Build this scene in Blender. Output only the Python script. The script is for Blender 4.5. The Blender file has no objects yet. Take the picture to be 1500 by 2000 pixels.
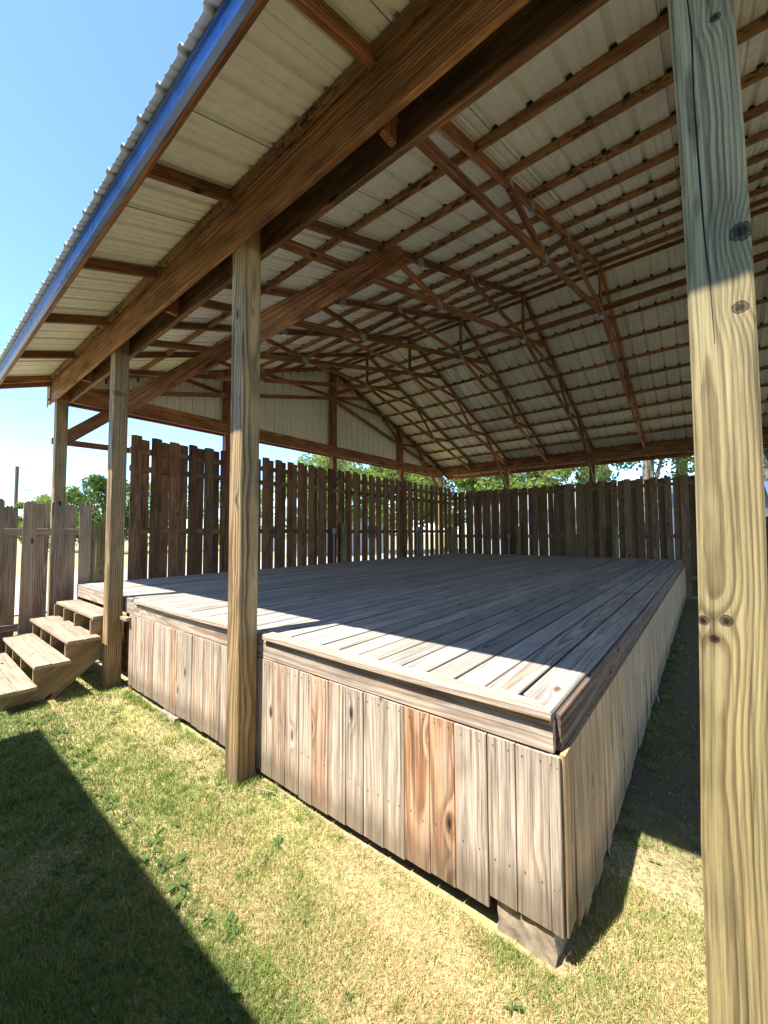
import bpy, bmesh, math, random
import numpy as np
from mathutils import Vector, Matrix
random.seed(7); rng = np.random.default_rng(11)
C = bpy.context.scene.collection
SC = bpy.context.scene

# ------------------------------------------------------------------ camera
# World axes: x = to the right along the shed's eave, y = away across the shed, z = up.
def V(a, b, z): return Vector((-a, b, z))
cd = bpy.data.cameras.new("camera"); cam = bpy.data.objects.new("camera", cd); C.objects.link(cam)
SC.camera = cam
cd.sensor_fit = 'HORIZONTAL'; cd.sensor_width = 36.0; cd.lens = 776.25/1500*36.0
cd.shift_x = 0.0059; cd.shift_y = 0.0027
cd.clip_start = 0.05; cd.clip_end = 3000
F = V(0.63424227, 0.77161802, 0.04839808); R = V(-0.7723954, 0.63512965, -0.00396032); U = V(-0.03379491, -0.03487065, 0.99882027)
M = Matrix((R, U, -F)).transposed().to_4x4(); M.translation = Vector((0, 0, 1.6)); cam.matrix_world = M

# ------------------------------------------------------------------ light
SUN = V(0.137, -0.5086, 1.0).normalized()
el = math.asin(SUN.z)
w = bpy.data.worlds.new("World"); SC.world = w; w.use_nodes = True
nt = w.node_tree; nt.nodes.clear()
sky = nt.nodes.new('ShaderNodeTexSky'); sky.sky_type = 'NISHITA'; sky.sun_disc = False
sky.sun_elevation = el; sky.sun_rotation = math.atan2(SUN.x, SUN.y); sky.altitude = 300
sky.air_density = 0.9; sky.dust_density = 0.0; sky.ozone_density = 1.3
bg = nt.nodes.new('ShaderNodeBackground'); bg.inputs[1].default_value = 0.11
wo = nt.nodes.new('ShaderNodeOutputWorld'); tn = nt.nodes.new('ShaderNodeMix'); tn.data_type = 'RGBA'; tn.blend_type = 'MULTIPLY'; tn.inputs[0].default_value = 1.0; tn.inputs[7].default_value = (0.78, 0.91, 1.0, 1)
nt.links.new(sky.outputs[0], tn.inputs[6]); nt.links.new(tn.outputs[2], bg.inputs[0]); nt.links.new(bg.outputs[0], wo.inputs[0])
sd = bpy.data.lights.new("sun", 'SUN'); sd.energy = 2.9; sd.angle = math.radians(0.5); sd.color = (1.0, 0.95, 0.86)
so = bpy.data.objects.new("sun", sd); C.objects.link(so); so.location = SUN*60
so.rotation_euler = SUN.to_track_quat('Z', 'Y').to_euler()
SC.view_settings.view_transform = 'Standard'; SC.view_settings.look = 'None'
SC.view_settings.exposure = 2.05; SC.view_settings.gamma = 1.0
SC.cycles.max_bounces = 10; SC.cycles.diffuse_bounces = 6

# ------------------------------------------------------------------ object helpers
WORLD_BUILT = ('pavilion', 'deck', 'stairs')
def link(name, me, parent=None, mat=None):
    o = bpy.data.objects.new(name, me); C.objects.link(o)
    if mat is not None and me is not None: me.materials.append(mat)
    if parent is not None:
        o.parent = parent
        if parent.name in WORLD_BUILT: o.location = -parent.location   # parts modelled in world axes
    return o
def tag(o, label=None, cat=None, group=None, kind=None):
    if label: o['label'] = label
    if cat: o['category'] = cat
    if group: o['group'] = group
    if kind: o['kind'] = kind
    return o
def empty(name, loc, label, cat, group=None):
    o = bpy.data.objects.new(name, None); C.objects.link(o); o.location = loc; o.empty_display_size = 0.2
    return tag(o, label, cat, group)

class MB:
    """collects shapes with per-point grain coordinates (gc) and per-board random tints (bt)"""
    def __init__(s): s.v = []; s.f = []; s.gc = []; s.bt = []
    def _bt(s, bt): return bt if bt is not None else (random.random(), random.random(), random.random())
    def add(s, verts, faces, gcs, bt=None):
        n = len(s.v); bt = s._bt(bt)
        s.v += [tuple(p) for p in verts]; s.f += [tuple(i+n for i in f) for f in faces]
        s.gc += [tuple(g) for g in gcs]; s.bt += [bt]*len(verts)
    def board(s, p0, p1, w, t, wd=(0, 0, 1), c=0.003, seg=1, bt=None, bow=0.0, bowdir=None, wob=0.0, cut0=0.0, cut1=0.0):
        """box from p0 to p1 (Vectors); w across along wd, t across the third way; chamfered long edges.
        cut0/cut1: shift of the ends along the length per metre of w (sloped cuts)"""
        p0 = Vector(p0); p1 = Vector(p1); L = (p1-p0); ln = L.length; L /= ln
        W = Vector(wd); W = (W - L*W.dot(L)).normalized(); T = L.cross(W)
        c = min(c, w*.3, t*.3)
        prof = [(-w/2+c, -t/2), (w/2-c, -t/2), (w/2, -t/2+c), (w/2, t/2-c), (w/2-c, t/2), (-w/2+c, t/2), (-w/2, t/2-c), (-w/2, -t/2+c)]
        verts = []; gcs = []; faces = []
        ph = random.random()*9
        for i in range(seg+1):
            u = i/seg
            off = Vector((0, 0, 0))
            if bow and bowdir is not None: off = Vector(bowdir)*bow*(4*u*(1-u))
            for (y, z) in prof:
                sh = (cut0*y)*(1-u) + (cut1*y)*u
                q = p0 + L*(ln*u+sh) + W*y + T*z + off
                if wob: q = q + W*wob*math.sin(ph+u*ln*2.1+z*9) + T*wob*math.sin(ph*2+u*ln*1.6)
                verts.append(q); gcs.append((ln*u+sh, y, z))
        for i in range(seg):
            for k in range(8):
                a = i*8+k; b = i*8+(k+1) % 8
                faces.append((a, b, b+8, a+8))
        faces.append(tuple(range(7, -1, -1))); faces.append(tuple(seg*8+k for k in range(8)))
        s.add(verts, faces, gcs, bt)
    def prism(s, poly, origin, X, Y, T, th, bt=None, g=lambda x, y: (y, x)):
        """polygon (x,y) in plane X,Y extruded by th along T"""
        X = Vector(X); Y = Vector(Y); T = Vector(T); O = Vector(origin); n = len(poly)
        verts = []; gcs = []
        for k in (0, 1):
            for (x, y) in poly:
                verts.append(O+X*x+Y*y+T*(th*k)); gg = g(x, y); gcs.append((gg[0], gg[1], th*k))
        faces = [tuple(range(n-1, -1, -1)), tuple(n+i for i in range(n))]
        for i in range(n):
            j = (i+1) % n; faces.append((i, j, j+n, i+n))
        s.add(verts, faces, gcs, bt)
    def build(s, name, mat, parent=None, fix=True, smooth=False):
        me = bpy.data.meshes.new(name); me.from_pydata(s.v, [], s.f); me.update()
        a = me.attributes.new('gc', 'FLOAT_VECTOR', 'POINT'); a.data.foreach_set('vector', np.array(s.gc, 'f').ravel())
        bt = np.ones((len(s.v), 4), 'f'); bt[:, :3] = np.array(s.bt, 'f')
        a = me.attributes.new('bt', 'FLOAT_COLOR', 'POINT'); a.data.foreach_set('color', bt.ravel())
        if fix:
            bm = bmesh.new(); bm.from_mesh(me); bmesh.ops.recalc_face_normals(bm, faces=bm.faces); bm.to_mesh(me); bm.free()
        if smooth:
            for p in me.polygons: p.use_smooth = True
        return link(name, me, parent, mat)

# ------------------------------------------------------------------ materials
def newmat(name):
    m = bpy.data.materials.new(name); m.use_nodes = True; nt = m.node_tree
    return m, nt, nt.nodes['Principled BSDF']
class N:
    def __init__(s, nt): s.nt = nt
    def math(s, op, a, b=None, c=None, clamp=False):
        n = s.nt.nodes.new('ShaderNodeMath'); n.operation = op; n.use_clamp = clamp
        for i, x in enumerate((a, b, c)):
            if x is None: continue
            if isinstance(x, (int, float)): n.inputs[i].default_value = x
            else: s.nt.links.new(x, n.inputs[i])
        return n.outputs[0]
    def comb(s, x, y, z):
        n = s.nt.nodes.new('ShaderNodeCombineXYZ')
        for i, q in enumerate((x, y, z)):
            if isinstance(q, (int, float)): n.inputs[i].default_value = q
            else: s.nt.links.new(q, n.inputs[i])
        return n.outputs[0]
    def sep(s, v):
        n = s.nt.nodes.new('ShaderNodeSeparateXYZ'); s.nt.links.new(v, n.inputs[0]); return n.outputs
    def noise(s, vec, scale=1.0, detail=2.0, rough=0.5, dist=0.0):
        n = s.nt.nodes.new('ShaderNodeTexNoise'); n.inputs['Scale'].default_value = scale
        n.inputs['Detail'].default_value = detail; n.inputs['Roughness'].default_value = rough; n.inputs['Distortion'].default_value = dist
        s.nt.links.new(vec, n.inputs['Vector']); return n.outputs[0]
    def ramp(s, fac, stops, interp='LINEAR'):
        n = s.nt.nodes.new('ShaderNodeValToRGB'); s.nt.links.new(fac, n.inputs[0]); cr = n.color_ramp; cr.interpolation = interp
        while len(cr.elements) < len(stops): cr.elements.new(0.5)
        for e, (p, c) in zip(cr.elements, stops):
            e.position = p; e.color = (c, c, c, 1) if isinstance(c, (int, float)) else (*c, 1)
        return n.outputs[0]
    def mix(s, fac, a, b, blend='MIX'):
        n = s.nt.nodes.new('ShaderNodeMix'); n.data_type = 'RGBA'; n.blend_type = blend
        for k, x in ((0, fac), (6, a), (7, b)):
            if isinstance(x, (int, float)): n.inputs[k].default_value = x
            elif isinstance(x, tuple): n.inputs[k].default_value = (*x, 1)
            else: s.nt.links.new(x, n.inputs[k])
        return n.outputs[2]
    def bump(s, h, strength=0.3, dist=0.002):
        n = s.nt.nodes.new('ShaderNodeBump'); n.inputs['Strength'].default_value = strength; n.inputs['Distance'].default_value = dist
        s.nt.links.new(h, n.inputs['Height']); return n.outputs[0]
    def attr(s, name, out):
        n = s.nt.nodes.new('ShaderNodeAttribute'); n.attribute_name = name; return n.outputs[out]
    def coord(s, out='Object'):
        return s.nt.nodes.new('ShaderNodeTexCoord').outputs[out]

def wood(name, early, late, pitch=0.006, contrast=0.8, grey=None, grey_amt=0.0, tint=None, tint_amt=0.0, vary=0.35,
         knot=(0.022, 0.011, 0.006), knot_density=1.0, rough=0.75, bump=0.5, blotch=None, blotch_th=0.6, pith=None, knots=None, warp=0.03, end_dirt=None, fiber=0.55, mottle=0.25, edge_shade=None):
    m, nt, bs = newmat(name); n = N(nt)
    x, y, z = n.sep(n.attr('gc', 'Vector'))
    col = n.attr('bt', 'Color')
    r1, r2, r3 = n.sep(col)
    ox = n.math('MULTIPLY_ADD', r1, 37.0, x)          # each board its own stretch of tree
    # slow wander of the grain
    wv = n.comb(n.math('MULTIPLY', ox, 1.1), n.math('MULTIPLY_ADD', r2, 9.0, n.math('MULTIPLY', y, 3.0)), n.math('MULTIPLY', z, 3.0))
    w1 = n.math('SUBTRACT', n.noise(wv, 1.0, 2.0, .5), 0.5)
    w2 = n.math('SUBTRACT', n.noise(n.comb(n.math('MULTIPLY', ox, 7.0), n.math('MULTIPLY', y, 14.0), n.math('MULTIPLY_ADD', z, 14.0, r3)), 1.0, 1.0, .5), 0.5)
    # knots
    if knots is None:
        vo = nt.nodes.new('ShaderNodeTexVoronoi'); vo.feature = 'F1'; vo.inputs['Scale'].default_value = 1.0
        nt.links.new(n.comb(n.math('MULTIPLY', ox, 3.2), n.math('MULTIPLY_ADD', r3, 31.0, n.math('MULTIPLY', y, 9.0)), n.math('MULTIPLY', z, 1.5)), vo.inputs['Vector'])
        d = vo.outputs['Distance']
        keep = n.math('LESS_THAN', n.sep(vo.outputs['Color'])[0], 0.42*knot_density)
        kn = n.math('MULTIPLY', keep, n.math('POWER', 2.718, n.math('MULTIPLY', n.math('MULTIPLY', d, d), -16.0)))
        core = n.math('MULTIPLY', keep, n.ramp(d, [(0.05, 1.0), (0.13, 0.55), (0.17, 0.0)]))
    else:
        kn = None; core = None
        for (ks, ky, kr) in knots:
            dx = n.math('MULTIPLY', n.math('SUBTRACT', x, ks), 0.30/(kr+.004)); dy = n.math('MULTIPLY', n.math('SUBTRACT', y, ky), 0.42/(kr+.004))
            d2 = n.math('ADD', n.math('MULTIPLY', dx, dx), n.math('MULTIPLY', dy, dy))
            k = n.math('MULTIPLY', n.math('POWER', 2.718, n.math('MULTIPLY', d2, -0.55)), min(1.0, kr/.016))
            dw = n.math('ADD', n.math('MULTIPLY', n.math('MULTIPLY', dx, dx), 4.2), n.math('MULTIPLY', n.math('MULTIPLY', dy, dy), 2.2))
            kw = n.math('SUBTRACT', n.noise(n.comb(n.math('MULTIPLY', x, 60.0), n.math('MULTIPLY', y, 60.0), z), 1.0, 3.0, .7), 0.5)
            cc = n.ramp(n.math('ADD', dw, n.math('MULTIPLY', kw, 0.9)), [(0.0, 0.97), (0.25, 0.8), (0.42, 0.55), (0.6, 0.92), (0.78, 0.0)])
            kn = k if kn is None else n.math('ADD', kn, k); core = cc if core is None else n.math('MAXIMUM', core, cc)
    if pith is None:
        cy = n.math('MULTIPLY', n.math('SUBTRACT', r1, 0.5), 0.22); cz = n.math('MULTIPLY_ADD', r2, -0.16, -0.012)
    else:
        cy = pith[0]; cz = pith[1]
    tilt = n.math('MULTIPLY', n.math('SUBTRACT', r3, 0.5), 0.05 if pith is None else 0.02)
    yy = n.math('ADD', n.math('SUBTRACT', y, cy), n.math('MULTIPLY', w1, warp))
    zz = n.math('ADD', n.math('SUBTRACT', z, cz), n.math('ADD', n.math('MULTIPLY', x, tilt), n.math('MULTIPLY', w1, -warp*0.8)))
    rad = n.math('SQRT', n.math('ADD', n.math('MULTIPLY', yy, yy), n.math('MULTIPLY', zz, zz)))
    rad = n.math('ADD', rad, n.math('ADD', n.math('MULTIPLY', kn, 0.020), n.math('MULTIPLY', w2, 0.006)))
    ph = n.math('FRACT', n.math('DIVIDE', rad, pitch))
    ring = n.ramp(ph, [(0.0, 0.0), (0.36, 0.10), (0.60, 0.75), (0.82, 1.0), (0.93, 0.6), (1.0, 0.0)])
    # fade some rings so that they are not all alike
    rv = n.noise(n.comb(n.math('DIVIDE', rad, pitch*2.3), r1, n.math('MULTIPLY', ox, .6)), 1.0, 1.0)
    ring = n.math('MULTIPLY', ring, n.ramp(rv, [(0.3, 0.55), (0.6, 1.0)]))
    fib = n.noise(n.comb(n.math('MULTIPLY', ox, 5.0), n.math('MULTIPLY', y, 420.0), n.math('MULTIPLY', z, 420.0)), 1.0, 3.0, .7)
    fib2 = n.noise(n.comb(n.math('MULTIPLY', ox, 1.4), n.math('MULTIPLY', y, 70.0), n.math('MULTIPLY', z, 70.0)), 1.0, 2.0, .6)
    base = n.mix(n.math('MULTIPLY', ring, contrast), early, late)
    if tint is not None:
        tf = n.math('MULTIPLY', n.ramp(r2, [(0.45, 0.0), (0.95, 1.0)]), tint_amt)
        tf = n.math('MULTIPLY', tf, n.ramp(n.noise(n.comb(n.math('MULTIPLY', ox, 2.2), n.math('MULTIPLY', y, 8.0), 0.0), 1.0, 3.0), [(0.3, 0.35), (0.62, 1.0)]))
        base = n.mix(tf, base, tint, 'MULTIPLY')
    if grey is not None:
        gf = n.noise(n.comb(n.math('MULTIPLY', ox, 1.5), n.math('MULTIPLY', y, 55.0), n.math('MULTIPLY_ADD', r3, 5.0, n.math('MULTIPLY', z, 55.0))), 1.0, 4.0, .6)
        gf = n.ramp(n.math('ADD', gf, n.math('MULTIPLY', n.math('SUBTRACT', r3, .5), .35)), [(0.25, 0.0), (0.7, 1.0)])
        base = n.mix(n.math('MULTIPLY', gf, grey_amt), base, grey)
    if blotch is not None:
        bn = n.noise(n.comb(n.math('MULTIPLY', ox, 16.0), n.math('MULTIPLY', y, 34.0), n.math('MULTIPLY', z, 34.0)), 1.0, 4.0, .7, 0.5)
        bm_ = n.ramp(n.noise(n.comb(n.math('MULTIPLY', ox, 1.9), n.math('MULTIPLY', y, 14.0), r2), 1.0, 2.0), [(0.40, 0.15), (0.6, 1.0)])
        base = n.mix(n.math('MULTIPLY', bm_, n.ramp(bn, [(blotch_th-.05, 0.0), (blotch_th+.05, 1.0)])), base, blotch)
    base = n.mix(core, base, knot)
    fib3 = n.noise(n.comb(n.math('MULTIPLY', ox, 2.6), n.math('MULTIPLY', y, 170.0), n.math('MULTIPLY', z, 170.0)), 1.0, 2.0, .6)
    fv = n.math('ADD', n.math('MULTIPLY', fib, 0.3), n.math('ADD', n.math('MULTIPLY', fib2, 0.35), n.math('MULTIPLY', fib3, 0.35)))
    base = n.mix(1.0, base, n.ramp(fv, [(0.36, 1.0-fiber), (0.5, 1.0), (0.62, 1.0+fiber*.5)]), 'MULTIPLY')
    mot = n.noise(n.comb(n.math('MULTIPLY', ox, 2.3), n.math('MULTIPLY_ADD', y, 9.0, r2), n.math('MULTIPLY', z, 9.0)), 1.0, 4.0, .65)
    base = n.mix(1.0, base, n.ramp(mot, [(0.32, 1.0-mottle), (0.5, 1.0), (0.66, 1.0+mottle*.6)]), 'MULTIPLY')
    if edge_shade is not None:  # long board edges darkened in the colour, standing in for shade in the seams
        ed = n.ramp(n.math('ADD', n.math('ABSOLUTE', y), n.math('MULTIPLY', n.math('SUBTRACT', mot, .5), .012)), [(edge_shade-.009, 1.0), (edge_shade+.001, 0.5)])
        base = n.mix(1.0, base, ed, 'MULTIPLY')
    if end_dirt is not None:   # splashed soil at a board's foot
        dn = n.math('ADD', x, n.math('MULTIPLY', n.noise(n.comb(n.math('MULTIPLY', y, 20.0), ox, r1), 1.0, 3.0), -0.16))
        base = n.mix(n.ramp(dn, [(0.0, 0.65), (end_dirt, 0.0)]), base, (0.13, 0.10, 0.065))
    bv = n.math('ADD', n.math('MULTIPLY', r1, vary), 1.0-vary*0.5)
    bvc = nt.nodes.new('ShaderNodeCombineColor'); 
    for i in range(3): nt.links.new(bv, bvc.inputs[i])
    base = n.mix(1.0, base, bvc.outputs[0], 'MULTIPLY')
    nt.links.new(base, bs.inputs['Base Color'])
    bs.inputs['Roughness'].default_value = rough; bs.inputs['Specular IOR Level'].default_value = 0.25
    h = n.math('ADD', n.math('MULTIPLY', ring, 0.8), n.math('MULTIPLY', fib, 0.7))
    h = n.math('SUBTRACT', h, n.math('MULTIPLY', core, 1.0))
    nt.links.new(n.bump(h, bump, 0.0016), bs.inputs['Normal'])
    return m

POSTW = wood('treated_post_wood', (0.42, 0.285, 0.135), (0.080, 0.036, 0.013), pitch=0.017, contrast=0.95, vary=0.12, knot_density=0.6, bump=0.5, grey=(0.29, 0.21, 0.12), grey_amt=0.35, end_dirt=0.22, warp=0.05)
FRONTW = wood('near_post_wood', (0.38, 0.295, 0.135), (0.115, 0.066, 0.024), pitch=0.0095, contrast=0.95, vary=0.0, bump=0.6, grey=(0.33, 0.29, 0.155), grey_amt=0.35, mottle=0.15,
              pith=(0.038, 0.015), knots=[(2.407, -0.050, 0.015), (2.201, -0.040, 0.009), (1.357, 0.060, 0.006), (1.362, 0.012, 0.007), (3.05, -0.03, 0.006), (1.31, 0.036, 0.004)], warp=0.036, fiber=.6, knot=(0.010, 0.005, 0.003))
FRAME = wood('stained_frame_wood', (0.40, 0.170, 0.056), (0.095, 0.034, 0.013), pitch=0.016, contrast=0.9, mottle=.5, vary=0.6, knot_density=0.7, rough=0.6, grey=(0.15, 0.07, 0.032), grey_amt=0.6, bump=0.25)
BEAMW = wood('stained_beam_wood', (0.54, 0.25, 0.072), (0.15, 0.056, 0.018), pitch=0.020, contrast=1.0, vary=0.2, knot_density=0.35, rough=0.6, grey=(0.12, 0.068, 0.034), grey_amt=0.9, bump=0.3, mottle=.55)
PURL = wood('waney_purlin_wood', (0.36, 0.19, 0.082), (0.15, 0.066, 0.027), pitch=0.009, contrast=0.6, vary=0.3, knot_density=0.5, blotch=(0.05, 0.024, 0.012), blotch_th=0.53, bump=0.3)
FENCEW = wood('weathered_fence_wood', (0.28, 0.14, 0.066), (0.075, 0.034, 0.017), pitch=0.014, contrast=1.0, mottle=.45, vary=0.8, grey=(0.13, 0.088, 0.055), grey_amt=0.5, tint=(0.95, 0.55, 0.38), tint_amt=0.9, knot_density=1.3, knot=(0.03, 0.017, 0.01))
FENCEB = wood('end_fence_wood', (0.26, 0.165, 0.09), (0.10, 0.052, 0.027), pitch=0.014, contrast=0.85, vary=0.6, grey=(0.16, 0.12, 0.078), grey_amt=0.5, tint=(0.9, 0.7, 0.5), tint_amt=0.7, knot_density=2.0, knot=(0.02, 0.012, 0.008))
LOWF = wood('greyed_picket_wood', (0.37, 0.265, 0.18), (0.10, 0.058, 0.032), pitch=0.013, contrast=0.95, vary=0.35, grey=(0.27, 0.215, 0.165), grey_amt=0.65, knot_density=1.2)
SKIRT = wood('weathered_skirt_wood', (0.62, 0.485, 0.355), (0.26, 0.135, 0.065), pitch=0.0135, contrast=1.0, fiber=.75, mottle=.22, vary=0.30, grey=(0.43, 0.375, 0.31), grey_amt=0.7, tint=(0.98, 0.58, 0.30), tint_amt=0.85, knot_density=0.75, knot=(0.05, 0.022, 0.010), end_dirt=0.12)
SKIRT2 = wood('tan_skirt_wood', (0.64, 0.42, 0.225), (0.28, 0.14, 0.06), pitch=0.014, contrast=0.95, fiber=.65, vary=0.25, grey=(0.44, 0.32, 0.215), grey_amt=0.55, knot_density=0.8, knot=(0.05, 0.022, 0.010), end_dirt=0.12)
DECK = wood('greyed_deck_wood', (0.52, 0.455, 0.38), (0.23, 0.17, 0.125), pitch=0.014, contrast=0.85, fiber=.5, mottle=.2, edge_shade=.069, vary=0.36, grey=(0.35, 0.335, 0.31), grey_amt=0.75, knot_density=0.5, knot=(0.12, 0.08, 0.05))
TRIM = wood('deck_trim_wood', (0.56, 0.45, 0.34), (0.24, 0.11, 0.05), pitch=0.013, contrast=0.85, vary=0.15, grey=(0.42, 0.36, 0.30), grey_amt=0.5, knot_density=0.5, knot=(0.2, 0.08, 0.03))
SIDETRIM = wood('dark_rim_wood', (0.24, 0.16, 0.11), (0.08, 0.036, 0.018), pitch=0.015, contrast=0.95, vary=0.1, grey=(0.20, 0.165, 0.135), grey_amt=0.45, knot_density=0.9)
TREAD = wood('worn_tread_wood', (0.43, 0.32, 0.23), (0.22, 0.13, 0.08), pitch=0.015, contrast=0.55, vary=0.22, grey=(0.36, 0.28, 0.20), grey_amt=0.6, knot_density=0.3)
STRW = wood('stringer_wood', (0.30, 0.22, 0.125), (0.17, 0.105, 0.05), pitch=0.009, contrast=0.6, vary=0.2, grey=(0.27, 0.22, 0.15), grey_amt=0.5)
OLDP = wood('old_round_post_wood', (0.30, 0.24, 0.10), (0.13, 0.09, 0.035), pitch=0.008, contrast=0.6, vary=0.4, grey=(0.16, 0.13, 0.08), grey_amt=0.8, blotch=(0.06, 0.045, 0.02), blotch_th=0.58)

def metal(name, col, rough=0.4, dirt=0.12, spec=0.5, metallic=0.0):
    m, nt, bs = newmat(name); n = N(nt)
    co = n.coord('Object')
    a = n.noise(co, 0.9, 4.0, .6); b = n.noise(co, 14.0, 3.0, .6)
    v = n.ramp(n.math('ADD', n.math('MULTIPLY', a, .6), n.math('MULTIPLY', b, .4)), [(0.3, 1.0-dirt*1.6), (0.65, 1.0+dirt*.3)])
    nt.links.new(n.mix(1.0, col, v, 'MULTIPLY'), bs.inputs['Base Color'])
    nt.links.new(n.ramp(b, [(0.3, rough*0.8), (0.7, rough*1.25)]), bs.inputs['Roughness'])
    bs.inputs['Metallic'].default_value = metallic; bs.inputs['Specular IOR Level'].default_value = spec
    return m
CEIL = metal('cream_ribbed_metal', (0.84, 0.825, 0.70), 0.42, 0.14, 0.3)
ROOFTOP = CEIL
BLUE = metal('blue_painted_metal', (0.06, 0.22, 0.60), 0.2, 0.3, 1.0)
GALV = metal('galvanised_steel', (0.42, 0.43, 0.43), 0.45, 0.25, 0.5, 0.6)
GREYPL = metal('grey_box_plastic', (0.33, 0.38, 0.40), 0.5, 0.1)
def plain(name, col, rough=0.8, nscale=6.0, amt=0.25, bumpd=0.0):
    m, nt, bs = newmat(name); n = N(nt); a = n.noise(n.coord('Object'), nscale, 5.0, .6)
    nt.links.new(n.mix(1.0, col, n.ramp(a, [(0.3, 1-amt), (0.7, 1+amt*.5)]), 'MULTIPLY'), bs.inputs['Base Color']); bs.inputs['Roughness'].default_value = rough
    if bumpd: nt.links.new(n.bump(a, 0.6, bumpd), bs.inputs['Normal'])
    return m
CONC = plain('weathered_concrete', (0.34, 0.275, 0.195), .9, 18, .5, 0.006)
BARK = plain('tree_bark', (0.20, 0.165, 0.125), .9, 7, .5, 0.02)
SOIL = plain('dark_soil', (0.05, 0.04, 0.03), .95, 9, .4)
def leafmat(name, col, col2, trans=0.45):
    m, nt, bs = newmat(name); n = N(nt)
    out = nt.nodes['Material Output']
    r1 = n.sep(n.attr('bt', 'Color'))[0]
    c = n.mix(r1, col, col2)
    d = nt.nodes.new('ShaderNodeBsdfDiffuse'); t = nt.nodes.new('ShaderNodeBsdfTranslucent'); mx = nt.nodes.new('ShaderNodeMixShader')
    nt.links.new(c, d.inputs[0]); nt.links.new(c, t.inputs[0]); mx.inputs[0].default_value = trans
    nt.links.new(d.outputs[0], mx.inputs[1]); nt.links.new(t.outputs[0], mx.inputs[2]); nt.links.new(mx.outputs[0], out.inputs[0])
    nt.nodes.remove(bs)
    return m
LEAF_L = leafmat('light_leaves', (0.16, 0.24, 0.045), (0.30, 0.36, 0.10))
LEAF_D = leafmat('mid_leaves', (0.07, 0.13, 0.035), (0.16, 0.22, 0.06))
WEEDM = leafmat('weed_leaves', (0.06, 0.12, 0.045), (0.15, 0.22, 0.075), 0.3)
GRASSM = None
def grassmat():
    m, nt, bs = newmat('grass_blades'); n = N(nt); out = nt.nodes['Material Output']
    c = n.attr('bt', 'Color')
    d = nt.nodes.new('ShaderNodeBsdfDiffuse'); t = nt.nodes.new('ShaderNodeBsdfTranslucent'); mx = nt.nodes.new('ShaderNodeMixShader')
    nt.links.new(c, d.inputs[0]); nt.links.new(c, t.inputs[0]); mx.inputs[0].default_value = 0.3
    nt.links.new(d.outputs[0], mx.inputs[1]); nt.links.new(t.outputs[0], mx.inputs[2]); nt.links.new(mx.outputs[0], out.inputs[0]); nt.nodes.remove(bs)
    return m
GRASSM = grassmat()

# patchiness of the lawn, shared by the ground sheet's relief and the blades
PH = rng.uniform(0, 6.28, (14, 2)); KK = np.array([(math.cos(t)*s, math.sin(t)*s) for t, s in zip(rng.uniform(0, 6.28, 14), [1.3, 1.7, 2.3, 2.9, 3.7, 4.6, 5.7, 7.5, 9, 11, 14, 18, 23, 29])])
AM = np.array([1.0, 1, .9, .9, .8, .7, .7, .6, .5, .45, .4, .35, .3, .3])
def patch(x, y):
    s = np.zeros_like(x, dtype=float)
    for k in range(14): s = s + AM[k]*np.sin(KK[k, 0]*x+KK[k, 1]*y+PH[k, 0]+1.3*np.sin(KK[k, 1]*x*.7-KK[k, 0]*y*.6+PH[k, 1]))
    return s/AM.sum()*1.9
def gh(x, y):  # lawn relief, a couple of centimetres
    return 0.012*np.sin(x*1.1+.5)*np.cos(y*.9) + 0.006*np.sin(x*3.1+y*2.3)

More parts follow.
